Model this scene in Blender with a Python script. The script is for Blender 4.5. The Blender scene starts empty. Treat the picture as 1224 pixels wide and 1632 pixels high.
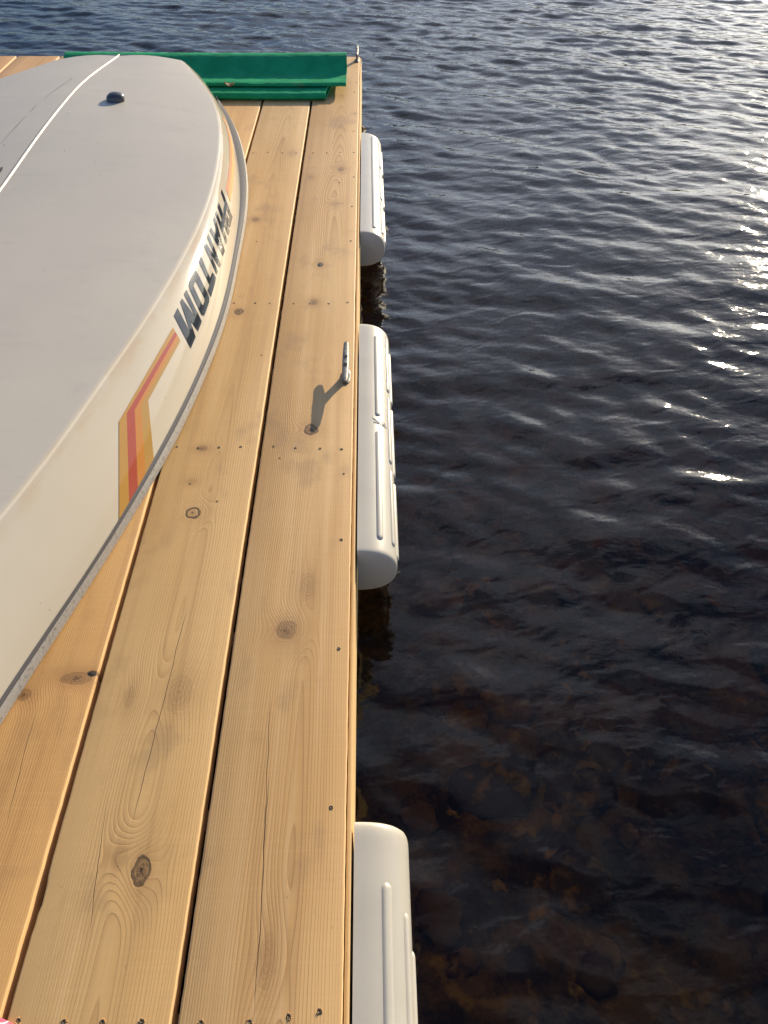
import bpy, bmesh, math, random
import numpy as np
from mathutils import Matrix, Vector
from mathutils.bvhtree import BVHTree
random.seed(7); RNG = np.random.RandomState(11)
D = bpy.data; SC = bpy.context.scene; COL = SC.collection

# ------------------------------------------------------------------ camera
F = 1226.0; H = 1.30                       # focal length in photo pixels, eye height above the deck
Yv = np.array([-30., -1233., 1226.]); Yv /= np.linalg.norm(Yv)
Xv = np.array([1., -.0077, .0167]); Xv -= Yv * Xv.dot(Yv); Xv /= np.linalg.norm(Xv)
Zv = np.cross(Xv, Yv)
MC = np.array([Xv, Yv, Zv])
cam = D.cameras.new('camera'); co = D.objects.new('camera', cam); COL.objects.link(co)
cam.sensor_fit = 'VERTICAL'; cam.sensor_height = 24.0; cam.lens = 24.0 * F / 1632.0
cam.clip_start = .02; cam.clip_end = 3000
R = np.column_stack([MC @ [1, 0, 0], MC @ [0, -1, 0], MC @ [0, 0, -1]])
co.matrix_world = Matrix.Translation((0, 0, H)) @ Matrix(R.tolist()).to_4x4()
SC.camera = co
SC.render.resolution_x = 768; SC.render.resolution_y = 1024

def ray(x, y):
    d = MC @ np.array([x - 612, y - 816, F]); return d / np.linalg.norm(d)
def G(x, y, z=0.):
    "point of the photo on the level z"
    d = ray(x, y); t = (z - H) / d[2]; return np.array([d[0] * t, d[1] * t, z])

# ------------------------------------------------------------------ light
AZ = math.radians(29.0); EL = math.radians(17.8)     # sun: right of the dock's axis, height
w = D.worlds.new('World'); SC.world = w; w.use_nodes = True
nt = w.node_tree; bg = nt.nodes['Background']
sky = nt.nodes.new('ShaderNodeTexSky'); sky.sky_type = 'NISHITA'; sky.sun_disc = False
sky.sun_elevation = EL; sky.sun_rotation = AZ; sky.air_density = 1.0; sky.dust_density = 1.2; sky.ozone_density = 2.0
hs = nt.nodes.new('ShaderNodeHueSaturation'); hs.inputs['Saturation'].default_value = 1.05
tn = nt.nodes.new('ShaderNodeMix'); tn.data_type = 'RGBA'; tn.blend_type = 'MULTIPLY'; tn.inputs[0].default_value = 1
tn.inputs[7].default_value = (.86, .98, 1.20, 1)
nt.links.new(sky.outputs[0], hs.inputs['Color']); nt.links.new(hs.outputs[0], tn.inputs[6]); 
# unseen cloud veil, added on the sun's side to brighten the water's reflections
gtc = nt.nodes.new('ShaderNodeTexCoord'); dp = nt.nodes.new('ShaderNodeVectorMath'); dp.operation = 'DOT_PRODUCT'
dp.inputs[1].default_value = (math.sin(AZ - .1) * math.cos(EL + .25), math.cos(AZ - .1) * math.cos(EL + .25), math.sin(EL + .25))
nt.links.new(gtc.outputs['Generated'], dp.inputs[0])
mr = nt.nodes.new('ShaderNodeMapRange'); mr.interpolation_type = 'SMOOTHSTEP'; mr.inputs[1].default_value = .64; mr.inputs[2].default_value = 1.0
nt.links.new(dp.outputs['Value'], mr.inputs[0])
cn = nt.nodes.new('ShaderNodeTexNoise'); cn.inputs['Scale'].default_value = 3.2; cn.inputs['Detail'].default_value = 4
nt.links.new(gtc.outputs['Generated'], cn.inputs['Vector'])
mc = nt.nodes.new('ShaderNodeMapRange'); mc.inputs[1].default_value = .35; mc.inputs[2].default_value = .68; nt.links.new(cn.outputs['Fac'], mc.inputs[0])
mm = nt.nodes.new('ShaderNodeMath'); mm.operation = 'MULTIPLY'; nt.links.new(mr.outputs[0], mm.inputs[0]); nt.links.new(mc.outputs[0], mm.inputs[1])
m2 = nt.nodes.new('ShaderNodeMath'); m2.operation = 'MULTIPLY'; nt.links.new(mm.outputs[0], m2.inputs[0]); m2.inputs[1].default_value = 10.0
cc_ = nt.nodes.new('ShaderNodeMix'); cc_.data_type = 'RGBA'; cc_.blend_type = 'ADD'; cc_.inputs[0].default_value = 1
cw = nt.nodes.new('ShaderNodeCombineColor')
for q_ in range(3): nt.links.new(m2.outputs[0], cw.inputs[q_])
nt.links.new(tn.outputs[2], cc_.inputs[6]); nt.links.new(cw.outputs[0], cc_.inputs[7]); nt.links.new(cc_.outputs[2], bg.inputs[0])
bg.inputs[1].default_value = .088
sl = D.lights.new('sun', 'SUN'); sl.energy = 5.0; sl.angle = math.radians(.5); sl.color = (1, .85, .61)
so = D.objects.new('sun', sl); COL.objects.link(so)
sd = Vector((math.sin(AZ) * math.cos(EL), math.cos(AZ) * math.cos(EL), math.sin(EL)))
so.rotation_euler = sd.to_track_quat('Z', 'Y').to_euler(); so.location = (4, 8, 6)
SC.view_settings.view_transform = 'Standard'; SC.view_settings.look = 'None'
SC.view_settings.gamma = 1; SC.view_settings.exposure = .42
SC.render.engine = 'CYCLES'

# ------------------------------------------------------------------ helpers
class NT:
    "tiny expression builder for shader nodes"
    def __init__(s, name):
        s.m = D.materials.new(name); s.m.use_nodes = True; s.t = s.m.node_tree
        s.b = s.t.nodes['Principled BSDF']; s.out = s.t.nodes['Material Output']
    def n(s, typ, **kw):
        nd = s.t.nodes.new(typ)
        for k, v in kw.items(): setattr(nd, k, v)
        return nd
    def put(s, sock, v):
        if isinstance(v, Ex): s.t.links.new(v.s, sock)
        elif hasattr(v, 'is_output'): s.t.links.new(v, sock)
        else: sock.default_value = v
    def math(s, op, a, b=0., c=None, clamp=False):
        nd = s.n('ShaderNodeMath', operation=op, use_clamp=clamp)
        s.put(nd.inputs[0], a); s.put(nd.inputs[1], b)
        if c is not None: s.put(nd.inputs[2], c)
        return Ex(s, nd.outputs[0])
    def coord(s, kind='Object'):
        tc = s.n('ShaderNodeTexCoord'); sp = s.n('ShaderNodeSeparateXYZ'); s.t.links.new(tc.outputs[kind], sp.inputs[0])
        return [Ex(s, sp.outputs[i]) for i in range(3)]
    def vec(s, x, y, z=0.):
        nd = s.n('ShaderNodeCombineXYZ')
        for i, v in enumerate((x, y, z)): s.put(nd.inputs[i], v)
        return nd.outputs[0]
    def noise(s, v, scale=1., detail=2., rough=.5, dist=0.):
        nd = s.n('ShaderNodeTexNoise'); s.t.links.new(v, nd.inputs['Vector'])
        nd.inputs['Scale'].default_value = scale; nd.inputs['Detail'].default_value = detail
        nd.inputs['Roughness'].default_value = rough; nd.inputs['Distortion'].default_value = dist
        return Ex(s, nd.outputs['Fac'])
    def voro(s, v, scale=1., out='Distance', feature='F1'):
        nd = s.n('ShaderNodeTexVoronoi', feature=feature); s.t.links.new(v, nd.inputs['Vector'])
        nd.inputs['Scale'].default_value = scale
        return nd.outputs[out]
    def ss(s, x, a, b):                                   # smoothstep a..b -> 0..1
        nd = s.n('ShaderNodeMapRange', interpolation_type='SMOOTHSTEP'); s.put(nd.inputs[0], x)
        nd.inputs[1].default_value = a; nd.inputs[2].default_value = b
        return Ex(s, nd.outputs[0])
    def mix(s, f, a, b, mode='MIX'):
        nd = s.n('ShaderNodeMix', data_type='RGBA', blend_type=mode); s.put(nd.inputs[0], f)
        for i, v in ((6, a), (7, b)):
            if isinstance(v, (tuple, list)): nd.inputs[i].default_value = (*v[:3], 1)
            else: s.put(nd.inputs[i], v)
        return nd.outputs[2]
    def bump(s, h, strength=.3, dist=.001):
        nd = s.n('ShaderNodeBump'); s.put(nd.inputs['Height'], h)
        nd.inputs['Strength'].default_value = strength; nd.inputs['Distance'].default_value = dist
        return nd.outputs[0]
    def done(s, color=None, rough=None, normal=None, metal=None, spec=None, coat=None):
        b = s.b
        if color is not None:
            if isinstance(color, (tuple, list)): b.inputs['Base Color'].default_value = (*color[:3], 1)
            else: s.put(b.inputs['Base Color'], color)
        if rough is not None: s.put(b.inputs['Roughness'], rough)
        if normal is not None: s.put(b.inputs['Normal'], normal)
        if metal is not None: s.put(b.inputs['Metallic'], metal)
        if spec is not None: s.put(b.inputs['Specular IOR Level'], spec)
        if coat is not None: b.inputs['Coat Weight'].default_value = coat; b.inputs['Coat Roughness'].default_value = .05
        return s.m
class Ex:
    def __init__(s, n, sock): s.N = n; s.s = sock
    def __add__(s, o): return s.N.math('ADD', s, o)
    __radd__ = __add__
    def __sub__(s, o): return s.N.math('SUBTRACT', s, o)
    def __rsub__(s, o): return s.N.math('SUBTRACT', o, s)
    def __mul__(s, o): return s.N.math('MULTIPLY', s, o)
    __rmul__ = __mul__
    def __truediv__(s, o): return s.N.math('DIVIDE', s, o)
    def __pow__(s, o): return s.N.math('POWER', s, o)
    def abs(s): return s.N.math('ABSOLUTE', s)
    def sqrt(s): return s.N.math('SQRT', s)
    def exp(s): return s.N.math('EXPONENT', s)
    def frac(s): return s.N.math('FRACT', s)
    def max(s, o): return s.N.math('MAXIMUM', s, o)
    def min(s, o): return s.N.math('MINIMUM', s, o)
    def clamp(s): return s.N.math('ADD', s, 0., clamp=True)

def mesh_obj(name, verts, faces, mat, parent=None, smooth=True, uvs=None, auto=None):
    me = D.meshes.new(name); me.from_pydata([tuple(map(float, v)) for v in verts], [], faces)
    if uvs is not None:
        ul = me.uv_layers.new(name='UVMap')
        li = np.empty(len(me.loops), 'i'); me.loops.foreach_get('vertex_index', li)
        ul.data.foreach_set('uv', np.asarray(uvs, 'f')[li].ravel())
    me.materials.append(mat); me.update()
    if smooth:
        me.polygons.foreach_set('use_smooth', [True] * len(me.polygons))
    o = D.objects.new(name, me); COL.objects.link(o); o.parent = parent
    if auto:
        md = o.modifiers.new('es', 'EDGE_SPLIT'); md.split_angle = math.radians(auto)
    return o
def empty(name, loc, label, cat, group=None, kind=None):
    o = D.objects.new(name, None); COL.objects.link(o); o.location = loc; o.empty_display_size = .05
    tag(o, label, cat, group, kind); return o
def tag(o, label, cat, group=None, kind=None):
    o['label'] = label; o['category'] = cat
    if group: o['group'] = group
    if kind: o['kind'] = kind
    return o
def loft(name, rings, mat, parent=None, closed=True, caps=True, smooth=True, auto=40):
    n = len(rings[0]); V = [p for r in rings for p in r]; Fc = []
    for i in range(len(rings) - 1):
        for j in range(n if closed else n - 1):
            k = (j + 1) % n
            Fc.append((i * n + j, i * n + k, (i + 1) * n + k, (i + 1) * n + j))
    if caps and closed:
        Fc.append(tuple(range(n))[::-1]); Fc.append(tuple(range((len(rings) - 1) * n, len(rings) * n)))
    o = mesh_obj(name, V, Fc, mat, parent, smooth, auto=auto)
    bm = bmesh.new(); bm.from_mesh(o.data); bmesh.ops.recalc_face_normals(bm, faces=bm.faces); bm.to_mesh(o.data); bm.free()
    return o
def box(name, a, b, mat, parent=None, bev=.004):
    bm = bmesh.new(); bmesh.ops.create_cube(bm, size=1)
    for v in bm.verts:
        v.co = Vector([a[i] + (v.co[i] + .5) * (b[i] - a[i]) for i in range(3)])
    if bev: bmesh.ops.bevel(bm, geom=bm.edges[:], offset=bev, segments=2, affect='EDGES', profile=.6)
    me = D.meshes.new(name); bm.to_mesh(me); bm.free(); me.materials.append(mat)
    o = D.objects.new(name, me); COL.objects.link(o); o.parent = parent
    return o

# ------------------------------------------------------------------ the lake: water, bed, far shore
WZ = -.24
def water_mat():
    N = NT('lake water'); x, y, z = N.coord()
    v = N.vec(x, y, z)
    h = N.noise(N.vec(x * .45 + y * .25, y * 1.0 - x * .35), 16, 1.2, .45, .6)
    h2 = N.noise(N.vec(x * .6, y), 45, 2, .5, .3)
    fine = N.bump(h * 1.0 + h2 * .30, .36, .010)
    fr = N.n('ShaderNodeFresnel'); fr.inputs['IOR'].default_value = 1.40; N.t.links.new(fine, fr.inputs['Normal'])
    gl = N.n('ShaderNodeBsdfGlossy'); gl.inputs['Roughness'].default_value = .052; N.t.links.new(fine, gl.inputs['Normal'])
    tr = N.n('ShaderNodeBsdfTransparent'); tr.inputs[0].default_value = (.93, .88, .78, 1)
    mx = N.n('ShaderNodeMixShader'); N.t.links.new(fr.outputs[0], mx.inputs[0])
    N.t.links.new(tr.outputs[0], mx.inputs[1]); N.t.links.new(gl.outputs[0], mx.inputs[2])
    N.t.links.new(mx.outputs[0], N.out.inputs['Surface'])
    va = N.n('ShaderNodeVolumeAbsorption'); va.inputs['Color'].default_value = (.79, .54, .17, 1); va.inputs['Density'].default_value = 1.7
    N.t.links.new(va.outputs[0], N.out.inputs['Volume'])
    return N.m
def graded(a, b, step, far, g=1.16):
    c = list(np.arange(a, b + step / 2, step)); s = step; lo = a
    pre = []
    while lo > -far: s *= g; lo -= s; pre.append(lo)
    s = step; hi = c[-1]; post = []
    while hi < far: s *= g; hi += s; post.append(hi)
    return np.array(pre[::-1] + c + post)
def wave_height(Xg, Yg):
    Hh = np.zeros_like(Xg)
    r = np.random.RandomState(5)
    lams = np.exp(np.linspace(math.log(.062), math.log(.95), 90))
    for lam in lams:
        k = 2 * math.pi / lam
        th = AZ * .55 + r.normal(0, .42)
        ph = r.uniform(0, 6.283)
        sl_ = .0182 * (1.15 if lam < .2 else (.85 if lam < .35 else .48))
        amp = sl_ / k * r.uniform(.6, 1.3)
        kx, ky = k * math.sin(th), k * math.cos(th)
        fade = 1.0
        Hh += fade * amp * np.sin(kx * Xg + ky * Yg + ph + .5 * np.sin(.9 * Xg * r.uniform(.5, 2) + 1.1 * Yg * r.uniform(.5, 2) + ph * 3))
    # gusts: calmer and livelier patches
    gust = .76 + .30 * np.sin(.9 * Xg + .5 * Yg + 1) * np.sin(.7 * Yg - .4 * Xg) + .16 * np.clip(Yg - 2.2, 0, 5) / 2
    return Hh * gust
def build_water():
    xs = graded(-4.0, 5.2, .018, 700); ys = graded(-.4, 9.2, .018, 700)
    Xg, Yg = np.meshgrid(xs, ys); Z = wave_height(Xg, Yg)
    dx = np.gradient(xs)[None, :]; dy = np.gradient(ys)[:, None]
    Z *= np.clip(1.2 - np.maximum(dx, dy) / .25, 0, 1)
    nx, ny = len(xs), len(ys)
    V = np.stack([Xg, Yg, Z + WZ], -1).reshape(-1, 3)
    idx = np.arange(nx * ny).reshape(ny, nx)
    q = np.stack([idx[:-1, :-1], idx[:-1, 1:], idx[1:, 1:], idx[1:, :-1]], -1).reshape(-1, 4)
    # closed box below so that the tea coloured water absorbs light
    border = list(idx[0, :]) + list(idx[1:, -1]) + list(idx[-1, -2::-1]) + list(idx[-2:0:-1, 0])
    nb = len(border); base = nx * ny
    Vb = V[border].copy(); Vb[:, 2] = -9.0
    cx = np.array([[0, 0, -9.0]])
    Vall = np.concatenate([V, Vb, cx]); fs = q.tolist()
    for i in range(nb):
        j = (i + 1) % nb
        fs.append([border[j], border[i], base + i, base + j])
        fs.append([base + j, base + i, base + nb])
    me = D.meshes.new('lake_water'); me.from_pydata(Vall.tolist(), [], fs)
    me.polygons.foreach_set('use_smooth', [True] * len(q) + [False] * (len(fs) - len(q)))
    me.materials.append(water_mat()); me.update()
    o = D.objects.new('water', me); COL.objects.link(o); o['kind'] = 'structure'
build_water()

def bed_z(x, y):
    d = max(0., .55 * y + .28 * x + .2)
    return WZ - .30 - .30 * d + .03 * math.sin(3.1 * x + 1) * math.sin(2.3 * y)
def build_bed():
    N = NT('lake bed silt'); x, y, z = N.coord(); v = N.vec(x, y, z)
    a = N.noise(v, 5, 6, .65); b = N.noise(v, 15, 3, .6)
    c = N.mix(N.ss(a, .42, .62), (.05, .030, .012), (.30, .18, .05))
    c = N.mix(N.ss(b, .54, .70) * N.ss(N.noise(v, 3, 2), .44, .60), c, (.62, .38, .08))
    m = N.done(c, .9, N.bump(a + b, .8, .03))
    xs = graded(-1, 5, .06, 650, 1.25); ys = graded(-1, 7, .06, 650, 1.25)
    V = []
    for yy in ys:
        for xx in xs:
            zz = max(bed_z(min(xx, 9), min(yy, 9)), -6) if abs(xx) < 40 and abs(yy) < 40 else -6
            V.append((xx, yy, zz + (random.uniform(-.012, .012) if abs(xx) < 6 else 0)))
    n = len(xs); Fc = [(i * n + j, i * n + j + 1, (i + 1) * n + j + 1, (i + 1) * n + j) for i in range(len(ys) - 1) for j in range(n - 1)]
    o = mesh_obj('lake_bed', V, Fc, m); o['kind'] = 'structure'
    # stones lying on the bed, uncountable
    N = NT('bed stone'); x, y, z = N.coord(); v = N.vec(x, y, z)
    oi = N.n('ShaderNodeNewGeometry')
    c = N.mix(Ex(N, oi.outputs['Random Per Island']), (.07, .042, .02), (.30, .17, .06))
    c = N.mix(N.ss(N.noise(v, 13, 3, .6), .50, .68), c, (.50, .31, .075))
    ms = N.done(c, .8, N.bump(N.noise(v, 60, 4), .5, .01))
    bm = bmesh.new()
    for i in range(420):
        xx = random.uniform(.05, 3.4); yy = random.uniform(-.3, 4.2); r = random.choice([.02, .03, .03, .045, .06, .09])
        mt = Matrix.Translation((xx, yy, bed_z(xx, yy) + r * .2)) @ Matrix.Rotation(random.uniform(0, 3), 4, 'Z') @ Matrix.Diagonal((r * random.uniform(.9, 1.6), r, r * random.uniform(.25, .5), 1))
        res = bmesh.ops.create_icosphere(bm, subdivisions=2, radius=1, matrix=mt)
        for vv in res['verts']:
            vv.co += Vector((random.uniform(-1, 1), random.uniform(-1, 1), random.uniform(-1, 1))) * r * .24
    me = D.meshes.new('bed_stones'); bm.to_mesh(me); bm.free(); me.materials.append(ms)
    me.polygons.foreach_set('use_smooth', [True] * len(me.polygons))
    o = D.objects.new('bed_stones', me); COL.objects.link(o)
    tag(o, 'brown and amber stones on the lake bed seen dimly through the water', 'stones', kind='stuff')
build_bed()

def build_shore():
    N = NT('far forest'); x, y, z = N.coord(); v = N.vec(x, y, z)
    m = N.done(N.mix(N.ss(N.noise(v, .15, 5, .7), .4, .6), (.012, .022, .012), (.04, .06, .025)), .95)
    V = []; Fc = []; n = 260
    for i in range(n + 1):
        a = math.radians(-110 + 220 * i / n); rr = 430 + 30 * math.sin(3 * a)
        hh = 30 + 11 * math.sin(2.3 * a + .6) + 7 * math.sin(6.1 * a) + random.uniform(-2.5, 2.5)
        hh *= 1.25
        for rad, zz in ((rr, -2.), (rr + 8, hh * .35), (rr + 55, hh * .8), (rr + 110, hh), (rr + 190, hh * .8), (rr + 215, -2.)):
            V.append((math.sin(a) * rad, math.cos(a) * rad, zz + (random.uniform(-1, 1) if zz > 0 else 0)))
    for i in range(n):
        for j in range(5): Fc.append((i * 6 + j, i * 6 + j + 1, (i + 1) * 6 + j + 1, (i + 1) * 6 + j))
    o = mesh_obj('hills', V, Fc, m, smooth=False); o['kind'] = 'structure'
build_shore()

# ------------------------------------------------------------------ wood
def wood(name, xc, d0, k, seed, knots=(), cracks=(), tint=(1, 1, 1), ring=.0043, contrast=1.0, chips=()):
    N = NT(name); x, y, z = N.coord(); sd_ = seed * 7.31
    ys = y + sd_
    wob = (N.noise(N.vec(x * 2, ys * .9), 1, 2) - .5) * .05 + (N.noise(N.vec(x * 14, ys * 2.2, sd_), 1, 2) - .5) * .008
    px = (x - xc) + wob
    d = y * k + d0 + (N.noise(N.vec(ys * .8, sd_), 1, 1) - .5) * .04
    r = (px * px + d * d).sqrt()
    core = None; halo = None; outl = None; ctr = None
    for kn in knots:
        (kx, ky, _), rx, ry, A, typ = G(kn[0], kn[1]), kn[2], kn[3], kn[4], kn[5]
        dx = (x - float(kx)) * (.85 / rx); dy = (y - float(ky)) * (.85 / ry)
        e2 = dx * dx + dy * dy
        r = r + (e2 * -.16).exp() * (A * 1.4)
        e = e2.sqrt() + (N.noise(N.vec(x * 70, ys * 70, sd_), 1, 2) - .5) * .7
        w_ = {'hole': 1., 'dark': .92, 'ring': .25, 'soft': .60, 'faint': .22}[typ]
        rg_ = (e * 3.2 + .3).frac(); c_ = (1 - N.ss(e, .7, 1.0)) * (rg_ * .55 + .45) * w_ * (3 if typ == 'hole' else 1)
        ct_ = (1 - N.ss(e + (N.noise(N.vec(x * 240, ys * 240, sd_), 1, 2) - .5) * 1.1, .12, .42)) * {'hole': 1, 'dark': .95, 'ring': .7, 'soft': .55, 'faint': 0}[typ]
        ctr = ct_ if ctr is None else ctr.max(ct_)
        o_ = (1 - N.ss((e - 1.0).abs(), .05, .28)) * {'hole': .6, 'dark': .9, 'ring': .95, 'soft': .35, 'faint': .1}[typ]
        h_ = (e2 * -.22).exp() * (rg_ * .5 + .5) * {'hole': .6, 'dark': .55, 'ring': .3, 'soft': .75, 'faint': .42}[typ]
        core = c_ if core is None else core.max(c_); outl = o_ if outl is None else outl.max(o_)
        halo = h_ if halo is None else halo.max(h_)
    jit = N.noise(N.vec(r * 60, sd_), 1, 1)
    ph = (r * (1 / ring) + jit * 1.6).frac()
    late = ph ** 2.6
    late = late * (1 - N.ss(ph, .93, 1.0))
    amp = N.noise(N.vec(x * 9, ys * .7, 3.3), 1, 2)
    late = late * (N.ss(amp, .36, .66) * .95 + .12)
    fib = N.noise(N.vec(x * 620, ys * 7), 1, 3, .6)
    saw = N.noise(N.vec(x * 5, ys * 190, sd_), 1, 3, .65)
    big = N.noise(N.vec(x * 5, ys * 1.1, sd_), 1, 3)
    blot = N.noise(N.vec(x * 16, ys * 9, sd_), 1, 3)
    T = lambda c: tuple(c[i] * tint[i] for i in range(3))
    c = N.mix(N.ss(big, .3, .7), T((.585, .338, .124)), T((.68, .422, .178)))
    strk = N.noise(N.vec(x * 34, ys * .55, sd_), 1, 3, .6)
    c = N.mix(N.ss(strk, .50, .72) * .40, c, T((.43, .235, .095)))
    c = N.mix(N.ss(strk, .48, .30) * .30, c, T((.80, .55, .29)))
    smu = N.noise(N.vec(x * 7, ys * 4.5, sd_ + 4), 1, 4, .6)
    c = N.mix(N.ss(smu, .55, .70) * .48, c, T((.36, .22, .11)))
    c = N.mix(N.ss(blot, .58, .78) * .35, c, T((.44, .26, .12)))
    ge = N.n('ShaderNodeNewGeometry'); sg = N.n('ShaderNodeSeparateXYZ'); N.t.links.new(ge.outputs['Normal'], sg.inputs[0])
    edge = N.ss(Ex(N, sg.outputs[0]).abs(), .45, .8)         # sawn side faces: paler, plain grain
    late = late * (1 - edge)
    c = N.mix(edge * .9, c, N.mix(N.noise(N.vec(z * 120, ys * 2), 1, 3), T((.72, .47, .22)), T((.86, .62, .33))))
    c = N.mix((late * .50 * contrast).clamp(), c, T((.30, .125, .032)))
    c = N.mix(N.ss(fib, .52, .80) * .26, c, T((.34, .19, .075)))
    c = N.mix(N.ss(saw, .5, .75) * .08, c, T((.46, .29, .14)))
    c = N.mix(N.ss(saw, .52, .28) * .06, c, T((.82, .58, .32)))
    sp = N.noise(N.vec(x * 130, ys * 90, sd_), 1, 2)
    c = N.mix(N.ss(sp, .73, .82) * .4, c, (.16, .10, .05))
    hgt = late * -.5 + fib * .35 + saw * .10
    if knots:
        c = N.mix((halo * 1.1).clamp(), c, T((.33, .165, .065)))
        c = N.mix((core * .9).clamp(), c, N.mix(N.ss(N.noise(N.vec(x * 160, ys * 160), 1, 2), .35, .65), (.006, .004, .002), (.16, .075, .03)))
        c = N.mix((ctr * .9).clamp(), c, (.022, .012, .006)); c = N.mix((core - 1.2).clamp() * 2, c, (.004, .003, .002)); c = N.mix((outl * .85).clamp(), c, (.035, .018, .008))
        hgt = hgt - core * .6 - outl
    for (p0, p1, wd) in cracks:
        a, b = G(*p0), G(*p1); sl_ = (b[0] - a[0]) / (b[1] - a[1])
        lx = (y - float(a[1])) * float(sl_) + float(a[0]) + (N.noise(N.vec(ys * 14, sd_), 1, 3) - .5) * .008
        dd = (x - lx).abs()
        lo, hi = sorted((a[1], b[1]))
        t = N.ss(y, lo, lo + .08) * (1 - N.ss(y, hi - .08, hi))
        cr = (1 - N.ss(dd, wd * .3, wd)) * t
        c = N.mix((cr * .75).clamp(), c, (.05, .022, .008)); hgt = hgt - cr * 2
    rough = .50 + fib * .2
    return N.done(c, rough, N.bump(hgt, .55, .0012), spec=.42)

dock = empty('dock', (-.3, 2.5, -.04), 'new pale wooden dock of long lengthwise planks beside the lake', 'dock')
def child(o):                                  # geometry is in world coordinates; keep it there under the dock empty
    o.parent = dock; o.matrix_parent_inverse = Matrix.Translation(dock.location).inverted(); return o
XR = -.047                                     # right edge of the last plank
PW = .2465; GAP = .0112; Y0 = -1.2; Y1 = 5.01; TH = .038
knots = {
 0: [(510, 422, .0085, .013, .020, 'hole'), (495, 685, .014, .017, .024, 'dark'), (455, 1005, .016, .018, .022, 'soft'), (500, 482, .010, .014, .018, 'soft'),
     (543, 270, .010, .018, .016, 'soft'), (490, 935, .014, .03, .005, 'faint'), (535, 325, .012, .014, .010, 'faint'), (425, 1530, .010, .03, .012, 'faint'), (495, 282, .008, .02, .004, 'faint')],
 1: [(307, 818, .0125, .014, .018, 'ring'), (225, 1388, .011, .018, .022, 'dark'), (380, 497, .011, .014, .018, 'dark'), (322, 715, .010, .008, .012, 'soft'),
     (407, 350, .011, .014, .014, 'soft'), (205, 1112, .007, .02, .010, 'faint'), (285, 1105, .02, .03, .012, 'faint'), (190, 1366, .010, .016, .012, 'faint'), (465, 244, .012, .03, .006, 'faint'), (305, 768, .010, .008, .006, 'faint')],
 2: [(120, 1082, .022, .011, .020, 'soft'), (37, 1108, .010, .010, .012, 'soft'), (146, 1074, .008, .006, .006, 'hole')],
}
cracks = {0: [((428, 1230), (404, 1632), .0011), ((430, 1100), (418, 1420), .0009), ((521, 400), (512, 360), .0009)],
          1: [((300, 960), (206, 1330), .0010), ((170, 1280), (140, 1500), .0010)], 2: [((60, 1120), (5, 1330), .0009)]}
pith = {0: (-.135, .018, .020, 1), 1: (-.40, .03, .015, 2.4), 2: (-.92, .06, .01, 3.1)}
tints = {0: (1, 1, 1), 1: (.97, .99, .97), 2: (1.0, .96, .88)}
def plank(i):
    xr = XR - i * PW; xl = xr - (PW - GAP)
    xc, d0, k, sd_ = pith.get(i, (xl + random.uniform(-.1, .3), random.uniform(.02, .1), random.uniform(-.02, .02), 5 + i))
    t = tints.get(i, tuple(random.uniform(.93, 1.03) for _ in range(3)))
    m = wood('plank wood %d' % i, xc, d0, k, sd_, knots.get(i, ()), cracks.get(i, ()), t, contrast=(1.0, .8, 1.25)[i] if i < 3 else .9)
    prof = [(0, -TH), (0, -.0036), (.0006, -.0018), (.0018, -.0006), (.0038, 0)]
    rings = []; ny = 420; r = np.random.RandomState(100 + i)
    jl = np.convolve(r.normal(0, 1, ny + 41), np.hanning(41) / 20, 'valid') * .0009
    jr = np.convolve(r.normal(0, 1, ny + 41), np.hanning(41) / 20, 'valid') * .0009
    fine = r.normal(0, .00022, (2, ny + 1))
    for s in range(ny + 1):
        y = Y0 + (Y1 - Y0) * s / ny
        a = xl + jl[s] + fine[0, s]; b = xr + jr[s] + fine[1, s]
        if i == 1:                              # splintered corner on the second plank
            for (cy, hw, dp) in ((.455, .022, .0025), (.43, .014, .004), (.405, .018, .002)):
                a += max(0, 1 - ((y - cy) / hw) ** 2) * dp
        if i == 2:                              # torn knot at the edge of the third plank
            cy = G(148, 1078)[1]; b -= max(0, 1 - ((y - cy) / .02) ** 2) * .001
        L = [(a + px_, y, pz) for px_, pz in prof]; Rr = [(b - px_, y, pz) for px_, pz in prof[::-1]]
        n_ = 3; mid = [(L[-1][0] + (Rr[0][0] - L[-1][0]) * q / n_, y, 0) for q in range(1, n_)]
        rings.append(L + mid + Rr)
    o = loft('plank', rings, m, auto=50); child(o); return o
NPL = 13
for i in range(NPL): plank(i)
rim_m = wood('rim wood', .02, .03, .01, 9.2, (), (), (1.05, 1.05, 1.0), contrast=.8)
# rim board (its top shows just outside the planks), joists, end board, posts
def ribbed_box(name, a, b, mat): return child(box(name, a, b, mat, None, .003))
RX = -.0360
ribbed_box('rim_board', (RX - .038, Y0, -.205), (RX, Y1 + .012, -.0395), rim_m)
ribbed_box('trim_strip', (XR + .0015, Y0, -.0385), (RX - .0015, Y1 + .004, -.0060), rim_m)
ribbed_box('end_board', (XR - NPL * PW + GAP, Y1 - .045, -.225), (RX - .0395, Y1 - .007, -.0395), rim_m)
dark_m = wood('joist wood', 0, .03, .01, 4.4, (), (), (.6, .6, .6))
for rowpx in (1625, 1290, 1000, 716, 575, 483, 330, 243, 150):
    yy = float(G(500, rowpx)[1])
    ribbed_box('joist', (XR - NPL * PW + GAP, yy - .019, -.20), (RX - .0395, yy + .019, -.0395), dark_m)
N = NT('float plastic'); dm = N.done((.012, .013, .014), .5)
for (fx, fy) in ((-.55, 1.0), (-.55, 3.6), (-2.4, 1.0), (-2.4, 3.6)):
    ribbed_box('float', (fx - .45, fy - .6, -.52), (fx + .35, fy + .6, -.2055), dm)

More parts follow.
